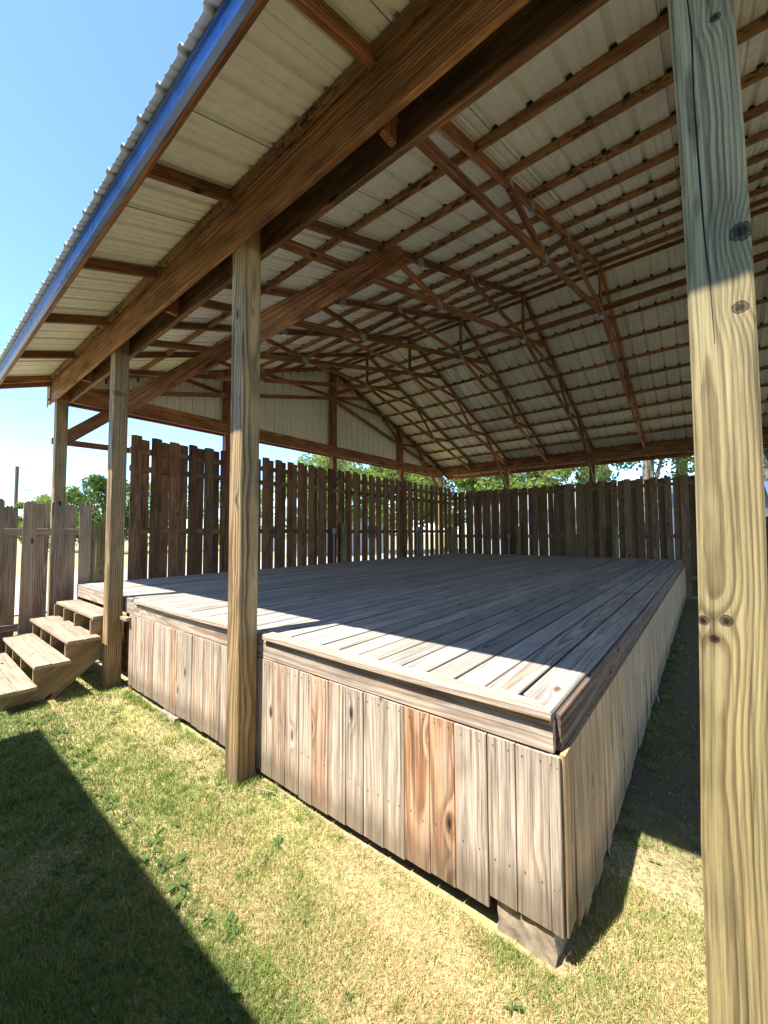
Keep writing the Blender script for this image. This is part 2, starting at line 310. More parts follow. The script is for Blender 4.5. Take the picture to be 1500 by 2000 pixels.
# ------------------------------------------------------------------ the setting
def ground():
    m, nt, bs = newmat('lawn_ground'); n = N(nt); co = n.coord('Object')
    a = n.noise(co, 1.3, 5.0, .6); b = n.noise(co, 45.0, 4.0, .7); c = n.noise(co, 9.0, 4.0, .6)
    straw = n.mix(n.ramp(b, [(0.35, 0.0), (0.65, 1.0)]), (0.22, 0.155, 0.08), (0.56, 0.44, 0.24))
    green = n.mix(n.ramp(c, [(0.35, 0.0), (0.65, 1.0)]), (0.20, 0.18, 0.06), (0.42, 0.38, 0.15))
    col = n.mix(n.ramp(a, [(0.42, 0.0), (0.62, 1.0)]), straw, green)
    X_, Y_, Z_ = n.sep(co)   # worn soil along the deck's right side, under the roof
    sx = n.math('ADD', X_, n.math('MULTIPLY', c, .5)); sy = n.math('ADD', Y_, n.math('MULTIPLY', c, .9))
    sm = n.math('MULTIPLY', n.ramp(n.math('MULTIPLY', n.math('ADD', sx, .55), 2.0, None), [(0.0, 0.0), (0.3, 1.0)]), n.ramp(n.math('MULTIPLY', n.math('SUBTRACT', sy, 2.7), .8), [(0.0, 0.0), (0.5, 1.0)]))
    gm = n.ramp(n.math('ADD', Y_, n.math('MULTIPLY', c, .25)), [(.95, 1.0), (1.0, 0.0)])   # greener turf, also darkened by colour inside the outbuilding's shadow
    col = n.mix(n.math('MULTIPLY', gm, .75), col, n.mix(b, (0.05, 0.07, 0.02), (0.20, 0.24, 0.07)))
    col = n.mix(n.math('MULTIPLY', sm, .9), col, n.mix(b, (0.045, 0.038, 0.022), (0.15, 0.12, 0.07)))
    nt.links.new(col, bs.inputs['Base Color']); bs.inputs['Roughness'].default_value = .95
    nt.links.new(n.bump(b, .8, .01), bs.inputs['Normal'])
    xs = np.concatenate([[-600, -200, -60, -30], np.arange(-14, 8.01, .4), [12, 25, 60, 200, 600]])
    ys = np.concatenate([[-600, -200, -60, -20], np.arange(-3, 15.01, .4), [20, 30, 60, 200, 600]])
    X, Y = np.meshgrid(xs, ys); near = (abs(X+3) < 12) & (abs(Y-6) < 9.5)
    Z = np.where(near, gh(X, Y), -0.02)
    vs = np.stack([X, Y, Z], -1).reshape(-1, 3); nx = len(xs); fs = []
    for j in range(len(ys)-1):
        for i in range(nx-1): k = j*nx+i; fs.append((k, k+1, k+1+nx, k+nx))
    me = bpy.data.meshes.new('ground'); me.from_pydata([tuple(v) for v in vs], [], fs); me.update()
    for p in me.polygons: p.use_smooth = True
    tag(link('ground', me, None, m), None, None, None, 'structure')
ground()
def sheet(name, x0, x1, y0, y1, z, mat):
    me = bpy.data.meshes.new(name); me.from_pydata([(x0, y0, z), (x1, y0, z), (x1, y1, z), (x0, y1, z)], [], [(0, 1, 2, 3)]); me.update()
    return tag(link(name, me, None, mat), None, None, None, 'structure')
sheet('gravel_road', -21, -10.5, -60, 90, 0.03, plain('pale_gravel', (0.40, 0.36, 0.29), .95, 3.0, .2))
sheet('back_road', -9, 60, 19, 25, 0.035, plain('pale_road', (0.36, 0.33, 0.28), .95, 3.0, .2))

# ------------------------------------------------------------------ the pavilion
B0 = 1.417; PW = 0.14; A0 = -0.11; SP = 2.453; BC = B0+PW/2
ZR0, SL, BF, BR = 3.71, 0.35, 0.80, 6.95      # roof underside: z = ZR0 + SL*(b-0.8) up to the ridge
BBACK = 12.33                                  # centre line of the far posts
def zr(b): return ZR0+SL*(b-BF) if b <= BR else ZR0+SL*((2*BR-b)-BF)
AL, AR = 7.42, -5.1
pav = empty('pavilion', V(1.2, BR, 0), 'open sided timber pavilion with cream metal roof, blue fascia and scissor trusses', 'pavilion')
UPZ = Vector((0, 0, 1)); AX = V(1, 0, 0); BY = V(0, 1, 0)
def post(a, b, z1, mat=POSTW, z0=-0.05, bow=0, bd=None, w=PW, bt=None, name='post', seg=6, label=None, warp=None):
    m = MB(); m.board(V(a, b, z0), V(a, b, z1), w, w, wd=AX, c=.006, seg=seg, bow=bow, bowdir=bd, bt=bt, wob=0.0)
    # grain coordinates measured from the ground
    m.gc = [(g[0]+z0, g[1], g[2]) for g in m.gc]
    if warp: m.v = [(v[0]-warp(v[2]), v[1], v[2]) for v in m.v]
    o = m.build(name, mat, pav)
    if label: o['label'] = label
    return o
# near row: the closest one (partly out of frame), then to the left
def warp3(z): return -.012*max(-.8, 1-((z-2.05)/.95)**2)
p3 = post(A0+PW/2+.001, BC, 4.02, FRONTW, warp=warp3, bt=(0.5, .3, .55), seg=30, label='closest thick square post, pale yellow wood with bold grain and knots')
post(A0+SP+PW/2, BC, 4.0, bow=-.008, bd=AX, bt=(.72, .3, .2), seg=12)
post(A0+2*SP+PW/2, BC, 4.0, bt=(.45, .55, .8), bow=.004, bd=AX, seg=12)
post(A0+3*SP+PW/2-.05, BC, 3.95, bt=(.25, .6, .35))
for k in (-1, -2): post(A0+k*SP+PW/2, BC, 4.0)
for k in range(-2, 3): post(A0+k*SP+PW/2, BBACK, 4.0, FRAME if k > -2 else POSTW)
post(A0+3*SP+PW/2-.02, BBACK, 4.0, POSTW)
# gable posts
for b in (4.1, 6.98, 9.85): post(7.25, b, zr(b)-.02, FRAME)
# drying crack down the near post
def crack():
    m = MB(); f = B0-.0012
    pts = [(-.012, 3.22, .002), (-.016, 3.05, .004), (-.012, 2.86, .003), (-.010, 2.60, .0045), (-.013, 2.42, .003), (-.020, 2.30, .002), (-.022, 2.12, .0012)]
    vs = []; g = []
    for (a, z, hw) in pts:
        off = warp3(z)
        jx = random.uniform(-.0015, .0015)
        hw *= .55; vs += [V(a+off+hw+jx, f, z), V(a+off-hw+jx, f, z)]; g += [(0, 0, 0)]*2
    fs = [(2*i, 2*i+1, 2*i+3, 2*i+2) for i in range(len(pts)-1)]
    m.add(vs, fs, g, (0, 0, 0)); m.build('crack', plain('crack_dark', (0.008, 0.008, 0.012), 1.0), p3, fix=False)
crack()

# eave beams: two boards either side of the near posts, one on the far side
def beam(b, z0, z1, t, aL, aR, mat=BEAMW, name='beam', bt=None, cut=0):
    m = MB(); m.board(V(aL, b, (z0+z1)/2), V(aR, b, (z0+z1)/2), z1-z0, t, c=.005, seg=20, wob=.003, bt=bt, cut0=cut)
    return m.build(name, mat, pav)
beam(B0-.0205, 3.545, 3.845, .038, 7.55, AR, bt=(.8, .35, .35), name='eave_beam')
beam(B0+PW+.0205, 3.545, 3.845, .038, 7.2, AR, bt=(.45, .65, .8), name='eave_beam')
beam(BBACK-PW/2-.0205, 3.69, 3.89, .038, 7.2, AR, FRAME, bt=(.3, .65, .8), name='eave_beam')
beam(BBACK+PW/2+.0205, 3.66, 3.86, .038, 7.3, AR, FRAME, bt=(.3, .65, .8), name='eave_beam')
# gable header + fence-top tie rail on that side
m = MB(); m.board(V(7.16, B0+.02, 3.66), V(7.16, BBACK-.1, 3.68), .24, .038, c=.004, seg=8, wob=.003); m.build('gable_header', FRAME, pav)
m = MB(); m.board(V(7.34, B0+.02, 3.60), V(7.34, BBACK-.1, 3.62), .14, .038, c=.004, seg=8, wob=.003); m.build('gable_header', FRAME, pav)

# trusses
TR = [A0+SP*(k/2)+.045 for k in range(-4, 6)]
def ztop(b): return (zr(b) - .045)            # centre of the top chord
def zbot(b): q = b if b <= BR else 2*BR-b; return 5.05-.244*(BR-q)
def truss(a, gable=False):
    t = bpy.data.objects.new('truss', None); C.objects.link(t); t.parent = pav; t.location = V(a, BR, 5)-pav.location
    o = V(a, BR, 5)
    def mem(name, b0, z0, b1, z1, w=.09, off=0, mat=FRAME, seg=5):
        m = MB(); m.board(V(a+off, b0, z0)-o, V(a+off, b1, z1)-o, w, .038, c=.003, seg=seg, wob=.0025, wd=UPZ if abs(z1-z0) < abs(b1-b0)*2 else BY)
        return m.build(name, mat, t)
    r = random.uniform(-.004, .004)
    mem('top_chord', BF+.02, ztop(BF+.02), BR-.005, ztop(BR)-.002, .078)
    mem('top_chord', 2*BR-BF-.02, ztop(BF+.02), BR+.005, ztop(BR)-.002, .078)
    mem('bottom_chord', B0+.07, zbot(B0+.07), BR+1.32, zbot(BR)+.244*1.32, .075, -.0015)
    mem('bottom_chord', BBACK-.03, zbot(BBACK-.03), BR+.02, zbot(BR)-.01, .075, .0012)
    B1, B2, B3 = 3.10, 4.03, 4.90
    for s in (0, 1):
        q = (lambda b: b) if s == 0 else (lambda b: 2*BR-b)
        mem('web', q(B1), ztop(B1)-.04, q(B2), zbot(B2)+.04, .062, .002)
        mem('web', q(B2)+.0, zbot(B2)+.04, q(B3), ztop(B3)-.04, .062, -.0025)
        mem('web', q(B3)+.04*(1 if s == 0 else -1), ztop(B3)-.04, q(BR-.12), zbot(BR)+.05, .062, .003)
        # heel block reaching down between the beams
        mem('heel_block', q(B0+.07) if s == 0 else BBACK, 3.56 if s == 0 else 3.70, q(B0+.07) if s == 0 else BBACK, ztop(B0)-.02, .10, -.003)
        mem('heel_block', q(B0+.36), zbot(B0+.36), q(B0+.36), ztop(B0+.36)-.03, .12, .0025)
    mem('king_post', BR, ztop(BR)-.03, BR, zbot(BR)+.03, .062, .0045)
    # toothed steel plates on the joints
    def plate(b, z, w, h):
        m = MB(); m.board(V(a, b-w/2, z)-o, V(a, b+w/2, z)-o, h, .0505, c=.0004); m.build('connector_plate', GALV, t)
    for s in (0, 1):
        q = (lambda b: b) if s == 0 else (lambda b: 2*BR-b)
        plate(q(B1), ztop(B1), .09, .066); plate(q(B2), zbot(B2)+.004, .12, .072); plate(q(B3), ztop(B3)-.004, .11, .072)
        plate(q(1.42), ztop(1.42)-.01, .11, .08)
    plate(BR, zbot(BR)+.005, .15, .14); plate(BR, ztop(BR), .14, .10); plate(3.6, ztop(3.6), .16, .075)
    return t
for a in TR: truss(a)
truss(A0+3*SP+.02)
# knee braces on the side of each near and far post
for k in range(-1, 4):
    a = A0+k*SP+.027 + (.0 if k < 3 else -.05)
    m = MB(); m.board(V(a, B0+.10, 2.99), V(a, 3.25, 4.54), .175, .038, c=.005, seg=5, wob=.003, bt=(.2, random.random(), random.random()), cut0=0, cut1=.4); m.build('knee_brace', FRAME, pav)
    m = MB(); m.board(V(a, BBACK-PW/2-.03, 2.98), V(a, BBACK-1.75, 4.56), .12, .038, c=.005, seg=5, wob=.003); m.build('knee_brace', FRAME, pav)
# purlins, laid flush under the sheets
PB = [1.36, 1.93, 2.45, 2.98, 3.53, 4.09, 4.63, 5.17, 5.72, 6.33, 6.86, 7.05, 7.50, 8.05, 8.60, 9.15, 9.70, 10.25, 10.78, 11.33, 11.86, 12.40, 12.95]
for b in PB:
    m = MB(); z = zr(b)-.034
    m.board(V(AL-.06, b, z), V(AR+.05, b, z), .060, .036, c=.006, seg=40, wob=.004, wd=V(0, -SL if b < BR else SL, 1)); m.build('purlin', PURL if b not in (6.86, 7.05) else FRAME, pav)
# lengthwise tie over the truss centres
m = MB(); m.board(V(7.2, BR+.02, 5.14), V(AR, BR+.02, 5.14), .09, .038, seg=20, wob=.003); m.build('centre_tie', FRAME, pav)

# ribbed sheet profile: list of (s, h)
def profile(L, pitch=.2286):
    out = []; s = 0.0; k = 0
    while s < L:
        out += [(s, 0), (s+.010, .022), (s+.038, .022), (s+.048, 0)]
        for q in (.108, .162):
            out += [(s+q-.012, 0), (s+q-.006, .006), (s+q+.006, .006), (s+q+.012, 0)]
        s += pitch; k += 1
    return [(min(x, L), h) for x, h in out if x <= L]
def ribbed(name, org, S, D, Nn, L, seg_len, mat, parent, lap=.9144):
    """sheet: S = direction across the ribs, D = vector down the sheet, Nn = outward"""
    pr = profile(L); vs = []; fs = []; g = []
    n = len(pr); rows = 6
    for i in range(rows+1):
        for (s, h) in pr:
            st = .0012*math.floor(s/lap)%.0024
            vs.append(org+S*s+D*(i/rows)+Nn*(h+.002*math.sin(i*2.1+s*1.3)*(0 < i < rows))); g.append((s, i, 0))
    for i in range(rows):
        for k in range(n-1): a = i*n+k; fs.append((a, a+1, a+1+n, a+n))
    # real sheet thickness: a second skin above, closed along the edges
    nn = len(vs)
    for i in range(nn): vs.append(vs[i]+Nn*.0015)
    g = g+g
    fs += [tuple(x+nn for x in reversed(f)) for f in fs[:]]
    for k in range(n-1):
        fs.append((k+1, k, k+nn, k+1+nn)); q = rows*n; fs.append((q+k, q+k+1, q+k+1+nn, q+k+nn))
    m = MB(); m.add(vs, fs, g, (0, 0, 0)); return m.build(name, mat, parent, fix=False)
sl = Vector((0, 1, SL)); nrm = Vector((0, -SL, 1)).normalized()
be = .705
ribbed('roof_sheet', V(AL, BR+.0, zr(BR)+.002), V(-1, 0, 0), V(0, be-BR, (be-BR)*SL), nrm, AL-AR, 0, CEIL, pav)
nrm2 = Vector((0, SL, 1)).normalized()
ribbed('roof_sheet', V(AL, BR+.0, zr(BR)+.002), V(-1, 0, 0), V(0, 2*BR-be-BR, -(BR-be)*SL), nrm2, AL-AR, 0, CEIL, pav)
# lap seams: the thin dark edge where one sheet overlaps the next
m = MB(); s = .9144-.001
while s < AL-AR:
    for sg in (-1, 1):
        m.board(V(AL-s, BR+sg*.02, zr(BR)-.007-.001), V(AL-s, BR+sg*(BR-.74), zr(.74)-.0008), .0035, .0025, c=.0004)
    s += .9144
m.build('lap_seam', plain('seam_shadow', (0.03, 0.03, 0.025), .9), pav)
m = MB(); s = 0.0  # dark blocks added to stand in for shade in the rib gaps above purlins
while s < AL-AR:
    for b in PB:
        sg = SL if b < BR else -SL
        if 6.8 < b < 7.1 or b < 1.4: continue
        m.board(V(AL-s-.024, b-.021, zr(b-.021)+.004), V(AL-s-.024, b+.021, zr(b+.021)+.004), .032, .025, wd=AX, c=.004)
    s += .2286
tag(m.build('rib_gap_shade', plain('gap_shade_black', (0.02, 0.018, 0.016), .9), pav), None, None, None, 'stuff')
# ridge cap
m = MB(); m.prism([(-.16, -.056), (0, 0), (.16, -.056), (.16, -.052), (0, .004), (-.16, -.052)], V(AL, BR, zr(BR)+.028), BY, UPZ, V(-1, 0, 0), AL-AR); m.build('ridge_cap', BLUE, pav)
# sub fascia board, blue metal fascia
for sgn, bb in ((1, 0), (-1, 2*BR)):
    q = lambda b: b if sgn == 1 else 2*BR-b
    m = MB(); m.board(V(AL, q(.782), 3.65), V(AR, q(.782), 3.65), .105, .036, c=.003, seg=24, wob=.002); m.build('sub_fascia', FRAME, pav)
    m = MB()
    prof = [(.745, 3.690), (.7635, 3.687), (.7635, 3.590), (.800, 3.590), (.800, 3.587), (.757, 3.587), (.757, 3.605), (.759, 3.640), (.757, 3.675), (.744, 3.676)]
    m.prism([(q(b), z) for b, z in prof], V(AL, 0, 0), BY, UPZ, V(-1, 0, 0), AL-AR); m.build('fascia_trim', BLUE, pav)
    m = MB(); m.board(V(AL, q(.801), 3.5868), V(AR, q(.801), 3.5868), .010, .03, c=.002, seg=20, wob=.0015); m.build('fascia_batten', FRAME, pav)
# rake boards
for a in (AL-.02, AR+.02):
    for s in (0, 1):
        q = (lambda b: b) if s == 0 else (lambda b: 2*BR-b)
        m = MB(); m.board(V(a, q(.81), zr(.81)-.065), V(a, BR, zr(BR)-.065), .125, .036, seg=6, wob=.002); m.build('rake_board', FRAME, pav)
# gable cladding: ribbed sheet cut to the roof slope, left end
def gable_wall(a, outward):
    pr = profile(2*(BR-1.36)); vs = []; fs = []; g = []
    for (s, h) in pr:
        b = 1.36+s; ztp = zr(b)-.01
        vs += [V(a+outward*h, b, 3.575), V(a+outward*h, b, ztp), V(a+outward*(h+.002), b, 3.575), V(a+outward*(h+.002), b, ztp)]; g += [(s, 0, 0)]*4
    for k in range(len(pr)-1):
        a_, b_ = k*4, k*4+4
        fs += [(a_, b_, b_+1, a_+1), (a_+2, a_+3, b_+3, b_+2), (a_, a_+2, b_+2, b_), (a_+1, b_+1, b_+3, a_+3)]
    m = MB(); m.add(vs, fs, g, (0, 0, 0)); m.build('gable_cladding', CEIL, pav, fix=False)
gable_wall(7.37, 1)
m = MB()
m.board(V(7.40, 1.345, 3.46), V(7.40, 1.345, 3.86), .07, .012, wd=AX, c=.002); m.board(V(7.40, 1.35, 3.58), V(7.40, 12.5, 3.58), .03, .02, c=.002)
m.build('cladding_trim', GALV, pav)

# ------------------------------------------------------------------ the deck
DF, DB_, DL, DR, DZ = 1.577, 12.10, 6.58, .465, .93
deck = empty('deck', V(3.5, 6.8, 0), 'large raised platform of greyed boards with vertical plank skirt under the pavilion roof', 'deck')
m = MB(); a = DR+.16; k = 0
while a < DL:
    wv = .14; cuts = [DF+.068]
    q = DF + random.choice([1.2, 2.4, 3.6, 4.8])*random.uniform(.85, 1.15)
    while q < DB_-.6: cuts.append(q); q += random.choice([2.44, 3.66, 4.88])
    cuts.append(DB_)
    for c0, c1 in zip(cuts[:-1], cuts[1:]):
        dz = random.uniform(-.0015, .0015)
        m.board(V(a+wv/2, c0+.0015, DZ-.019+dz), V(a+wv/2, c1-.0015, DZ-.019+dz), wv, .038, wd=AX, c=.003, seg=4, wob=.0015)
    a += wv+.009
m.build('decking', DECK, deck)
# picture frame board along the right edge, nosing boards on the front between the posts
m = MB(); m.board(V(DR+.078, 1.62, DZ-.016), V(DR+.078, DB_, DZ-.016), .148, .038, wd=AX, c=.006, seg=10, wob=.002, bt=(.62, .4, .3), cut0=.9); m.build('edge_board', DECK, deck)
def nosing(a0, a1, mitre=0, sag=.006):
    m = MB(); m.board(V(a1, 1.597, DZ-.008), V(a0, 1.597, DZ-.008), .092, .036, wd=BY, c=.006, seg=10, bow=-sag, bowdir=(0, 0, 1), bt=(.7, .45, .25), cut1=0 if not mitre else -1.0)
    return m.build('nosing_board', TRIM, deck)
nosing(DR-.004+.05, A0+SP-.07, 1); nosing(A0+SP+PW+.13, A0+2*SP-.30); 
m = MB(); m.board(V(4.62, 1.605, DZ-.019), V(DL, 1.605, DZ-.019), .055, .038, wd=BY, c=.004, seg=4); m.build('landing_edge', DECK, deck); m = MB(); m.board(V(A0+SP-.05, 1.608, DZ-.02), V(A0+SP+PW+.11, 1.608, DZ-.02), .06, .038, wd=BY, c=.004, seg=2); m.build('landing_edge', DECK, deck)
# front fascia
m = MB()
m.board(V(A0+SP-.03, DF+.018, .833), V(DR+.002, DF+.018, .838), .115, .036, c=.004, seg=8, bt=(.6, .4, .6), wob=.0015)
m.board(V(4.55, DF+.018, .833), V(A0+SP-.034, DF+.018, .833), .115, .036, c=.004, seg=8, bt=(.5, .7, .3), wob=.0015)
m.board(V(DL, DF+.018, .838), V(4.554, DF+.018, .838), .13, .036, c=.004, seg=6, bt=(.3, .8, .7), wob=.0015)
m.build('front_fascia', TRIM, deck)
m = MB(); m.board(V(DR+.0, DF+.04, .845), V(DR+.0, DB_, .845), .135, .036, c=.005, seg=14, wob=.002, bt=(.5, .35, .6)); m.build('side_fascia', SIDETRIM, deck)
m = MB(); m.board(V(DL-.02, DF+.04, .845), V(DL-.02, DB_, .845), .13, .036, c=.004, seg=6, bt=(.5, .35, .6)); m.board(V(DL, DB_-.02, .845), V(DR, DB_-.02, .845), .13, .034, c=.004, seg=6); m.build('rear_fascia', SIDETRIM, deck)
# skirts: one plank after another, uneven at the foot
SKA = [.46, .66, .729, .80, 1.0, 1.2, 1.5, 1.7, 2.3, 2.7, 4.6]; SKH = [.146, .142, .138, .088, .084, .068, .055, .040, .045, .065, .06]
WID = [.042, .127, .116, .150, .128, .141, .127, .136, .125, .135, .137, .119, .132, .130]
def SKZ(a):
    return float(np.interp(a, SKA, SKH))
m = MB(); a = DR-.022; widths = []
cols = {}
i = 0
while a < 4.60:
    wv = WID[i]-.0015 if i < 14 else random.uniform(.085, .135)
    if a < 2.55 < a+wv+.06: pass
    z0 = SKZ(a+wv/2)+(0 if i < 3 else random.uniform(-.006, .006))
    bt = [(.5, .1, .8), (.55, .30, .85), (.45, .42, .75), (.62, .25, .70), (.50, .93, .15), (.45, 1.0, .05), (.6, .3, .6), (.7, .2, .75), (.45, .35, .85), (.6, .45, .6), (.75, .86, .3)][i] if i < 11 else (random.uniform(.2, .8), random.random()*.9, random.random())
    tb = random.uniform(-.002, .002)
    m.board(V(a+wv/2, DF-.006+.009+tb, z0), V(a+wv/2+random.uniform(-.003, .003), DF-.006+.009+tb, .772+random.uniform(-.002, .003)), wv-.002, .018, wd=AX, c=.0022, seg=3, bt=bt)
    a += wv+.0015; i += 1
m.build('front_skirt', SKIRT, deck)
m = MB(); b = DF+.014; i = 0
while b < DB_-.02:
    wv = random.uniform(.085, .14)
    lean = random.uniform(.0, .011) if i else 0
    z0 = .045+random.uniform(-.008, .012)+(.09 if i == 0 else .05 if i == 1 else 0)
    m.board(V(DR-.024-lean, b+wv/2, z0), V(DR-.024, b+wv/2+random.uniform(-.003, .003), .776), wv-.002, .018, wd=BY, c=.0022, seg=3, bt=(random.uniform(.3, .8), random.random()*.4, random.uniform(.0, .55)+min(.4, b*.05)))
    b += wv+.001; i += 1
m.build('side_skirt', SKIRT2, deck)
# joists and legs underneath
m = MB()
for a in np.arange(DR+.1, DL, .6):
    pass
for b in np.arange(DF+.35, DB_, .6):
    m.board(V(DR+.03, b, .80), V(DL-.05, b, .80), .18, .038, c=.003)
m.build('joist', FRAME, deck)
m = MB(); m.board(V(4.64, DF+.03, .0), V(4.64, DF+.03, .775), .09, .04, wd=AX); m.board(V(DL-.05, DF+.08, .0), V(DL-.05, DF+.08, .77), .09, .09, wd=AX); m.build('leg', FRAME, deck)
# nail heads on the planks
def discs(name, pts, nrm, r, mat, parent):
    m = MB(); nrm = Vector(nrm).normalized(); X = nrm.orthogonal().normalized(); Y = nrm.cross(X)
    for p in pts: m.prism([(math.cos(t)*r, math.sin(t)*r) for t in np.arange(8)*math.pi/4], Vector(p)-nrm*.002, X, Y, nrm, .0032)
    return m.build(name, mat, parent)
pts = []; a = DR-.022
for i in range(34):
    wv = WID[i]-.0015 if i < 14 else .11
    for z in (.742,):
        for f in (.22, .78): pts.append(V(a+wv*f, DF-.006-.001, z+random.uniform(-.006, .006)))
    if i < 12:
        for f in (.25, .75): pts.append(V(a+wv*f, DF-.007, .30+random.uniform(-.01, .01)))
    a += wv+.0015
RUST = plain('rusty_nail', (0.06, 0.035, 0.022), .7)
discs('nail_heads', pts, (0, -1, 0), .0022, RUST, deck)

# concrete footing under the corner and a slab edge further left
def block(name, a0, a1, b0, b1, z1, label, cat='block', jit=.008):
    bm = bmesh.new(); bmesh.ops.create_cube(bm, size=1)
    bmesh.ops.subdivide_edges(bm, edges=bm.edges[:], cuts=5, use_grid_fill=True)
    for v in bm.verts:
        v.co.x *= (a1-a0); v.co.y *= (b1-b0); v.co.z = (v.co.z+.5)*(z1+.1)-.1
        v.co += Vector((random.uniform(-jit, jit), random.uniform(-jit, jit), random.uniform(-jit, jit)*.6))
        e = max(0, v.co.z-z1+.03)
    bmesh.ops.bevel(bm, geom=[e for e in bm.edges if e.is_boundary], offset=.005)
    me = bpy.data.meshes.new(name); bm.to_mesh(me); bm.free()
    for p in me.polygons: p.use_smooth = False
    o = link(name, me, None, CONC); o.location = V((a0+a1)/2, (b0+b1)/2, 0); return tag(o, label, cat)
block('footing_block', .478, .70, 1.592, 1.82, .125, 'pale concrete footing block showing under the near corner of the deck skirt', 'footing', .006)
block('concrete_slab', 3.52, 3.80, 1.545, 1.60, .04, 'small flat concrete piece at the foot of the skirt between the two left posts', 'slab', .004)

m = MB(); m.board(V(2.20, 1.47, .03), V(2.08, 1.53, .022), .008, .006, c=.002, seg=3, wob=.003); tag(m.build('stick', TREAD), 'small pale stick lying in the grass in front of the middle post', 'stick')
# ------------------------------------------------------------------ stairs
SA0, SA1 = 4.97, 6.50
st = empty('stairs', V(5.7, 1.1, 0), 'wooden steps with open risers leading up to the left end of the deck', 'stairs')
TZ = [.745, .565, .385, .205]; TBK = [1.575, 1.37, 1.13, .885]
for i in range(4):
    z = TZ[i]; b1 = TBK[i]; right = SA0-.16
    m = MB()
    if i == 0:
        m.board(V(SA0-.0, b1-.06, z-.018), V(SA1-.05, b1-.06, z-.018), .114, .032, wd=BY, c=.004, seg=4)
        m.board(V(SA0-.0, b1-.18, z-.018), V(SA1-.04, b1-.18, z-.018), .114, .032, wd=BY, c=.004, seg=4)
        m.build('tread', TREAD, st); m = MB(); m.board(V(4.60, 1.548, z-.018), V(4.79, 1.548, z-.018), .05, .036, wd=BY, c=.004)
    else:
        m.board(V(right, b1-.07, z-.018), V(SA1, b1-.07, z-.018), .136, .032, wd=BY, c=.004, seg=4, wob=.0015)
        m.board(V(right+.005, b1-.21, z-.018), V(SA1+.01, b1-.21, z-.018), .136, .032, wd=BY, c=.004, seg=4, wob=.0015)
    m.build('tread', TREAD, st)
def stringer(a):
    # saw-tooth outline in (b, z)
    pts = [(1.573, .705)]
    for i in range(4):
        fb = TBK[i]-.255; zt = TZ[i]-.037
        if i == 0: pts = [(1.573, zt)]
        pts.append((fb, zt)); nz = TZ[i+1]-.037 if i < 3 else -.01
        pts.append((fb, nz))
    pts += [(.90, -.02), (1.03, .0), (1.573, .44)]
    m = MB(); m.prism(pts, V(a, 0, 0), BY, UPZ, AX, .038, g=lambda x, y: (x*.8+y*.6, y*.8-x*.6)); return m.build('stringer', STRW, st)
for a in (SA0-.11, 5.55, 6.0, SA1-.06): stringer(a if a > 5 else SA0+.0)
m = MB(); m.board(V(4.60, 1.625, .42), V(4.98, 1.625, .42), .58, .036, seg=2); m.build('riser_board', FRAME, st)
# ------------------------------------------------------------------ fences
def picket_fence(name, label, origin_line, axis, s0, s1, pitch, z_top, z_bot, rails, mat, wid=.15, t=.019, ear=0, gap_side=.05, posts=(), post_h=1.8, jit=.02, railmat=None, tall=True, pw=.10, rail_in=None, toprand=.012, skip=()):
    """axis 'b': fence plane at a=origin_line, runs along b, viewer on the smaller-a side.
       axis 'a': fence plane at b=origin_line, runs along a, viewer on the smaller-b side."""
    if axis == 'b': P = lambda s, d, z: V(origin_line+d, s, z); S = BY; T = AX
    else: P = lambda s, d, z: V(s, origin_line+d, z); S = AX; T = BY
    root = empty(name, P((s0+s1)/2, 0, 0), label, 'fence')
    o = P((s0+s1)/2, 0, 0)
    for side in (0, 1):
        m = MB(); s = s0+(0 if side == 0 else pitch*.5)
        k = 0
        while s < s1:
            wv = wid*random.uniform(.93, 1.05); zt = z_top+random.uniform(-toprand, toprand)-(.0 if side == 0 else .03); zb = z_bot+random.uniform(-.02, .02)
            ln = zt-zb; e = ear
            poly = [(-wv/2, 0), (wv/2, 0), (wv/2, ln-e), (wv/2-e*.8, ln), (-wv/2+e*.8, ln), (-wv/2, ln-e)] if e else [(-wv/2, 0), (wv/2, 0), (wv/2+random.uniform(-.004, .004), ln-random.uniform(0, .008)), (random.uniform(-.02, .02), ln+random.uniform(-.002, .004)), (-wv/2+random.uniform(-.004, .004), ln-random.uniform(0, .008))]
            if (side, k) in skip:   # a broken top
                poly = [(-wv/2, 0), (wv/2, 0), (wv/2, ln-.09), (wv/2-.02, ln-.05), (wv/2-.045, ln-.07), (.01, ln-.03), (-.01, ln-.05), (-.035, ln-.035), (-wv/2+.02, ln-.06), (-wv/2, ln-.05)]
            ang = random.uniform(-jit, jit)*.35; St = (S*math.cos(ang)+UPZ*math.sin(ang)); Ut = (UPZ*math.cos(ang)-S*math.sin(ang))
            d = (-.0195-t) if side == 0 else .0195
            d += random.uniform(-.002, .002)
            m.prism(poly, P(s, d, zb)-o, St, Ut, T, t, bt=(random.random(), random.random() if side == 0 else random.random()*.7, random.random()))
            s += pitch*random.uniform(.985, 1.015); k += 1
        m.build('pickets', mat, root)
    for z in rails:
        m = MB(); s = s0-.08
        while s < s1:
            e = min(s+2.44, s1+.05); m.board(P(s+.003, 0, z+random.uniform(-.004, .004))-o, P(e, 0, z+random.uniform(-.004, .004))-o, .09, .037, c=.003, seg=3); s = e
            if s >= s1: break
        m.build('rail', railmat or mat, root)
    for (s, d, h, r) in posts:
        bm = MB(); n = 12
        ring = [(math.cos(t_)*r*random.uniform(.96, 1.04), math.sin(t_)*r*random.uniform(.96, 1.04)) for t_ in np.arange(n)*2*math.pi/n]
        bm.prism(ring, P(s, d, -.05)-o, S, T, UPZ, h+.05, g=lambda x, y: (x*4, y)); 
        bm.gc = [((v[2]), g[0]/4, g[1]) for v, g in zip(bm.v, bm.gc)]
        bm.build('round_post', OLDP, root)
    return root
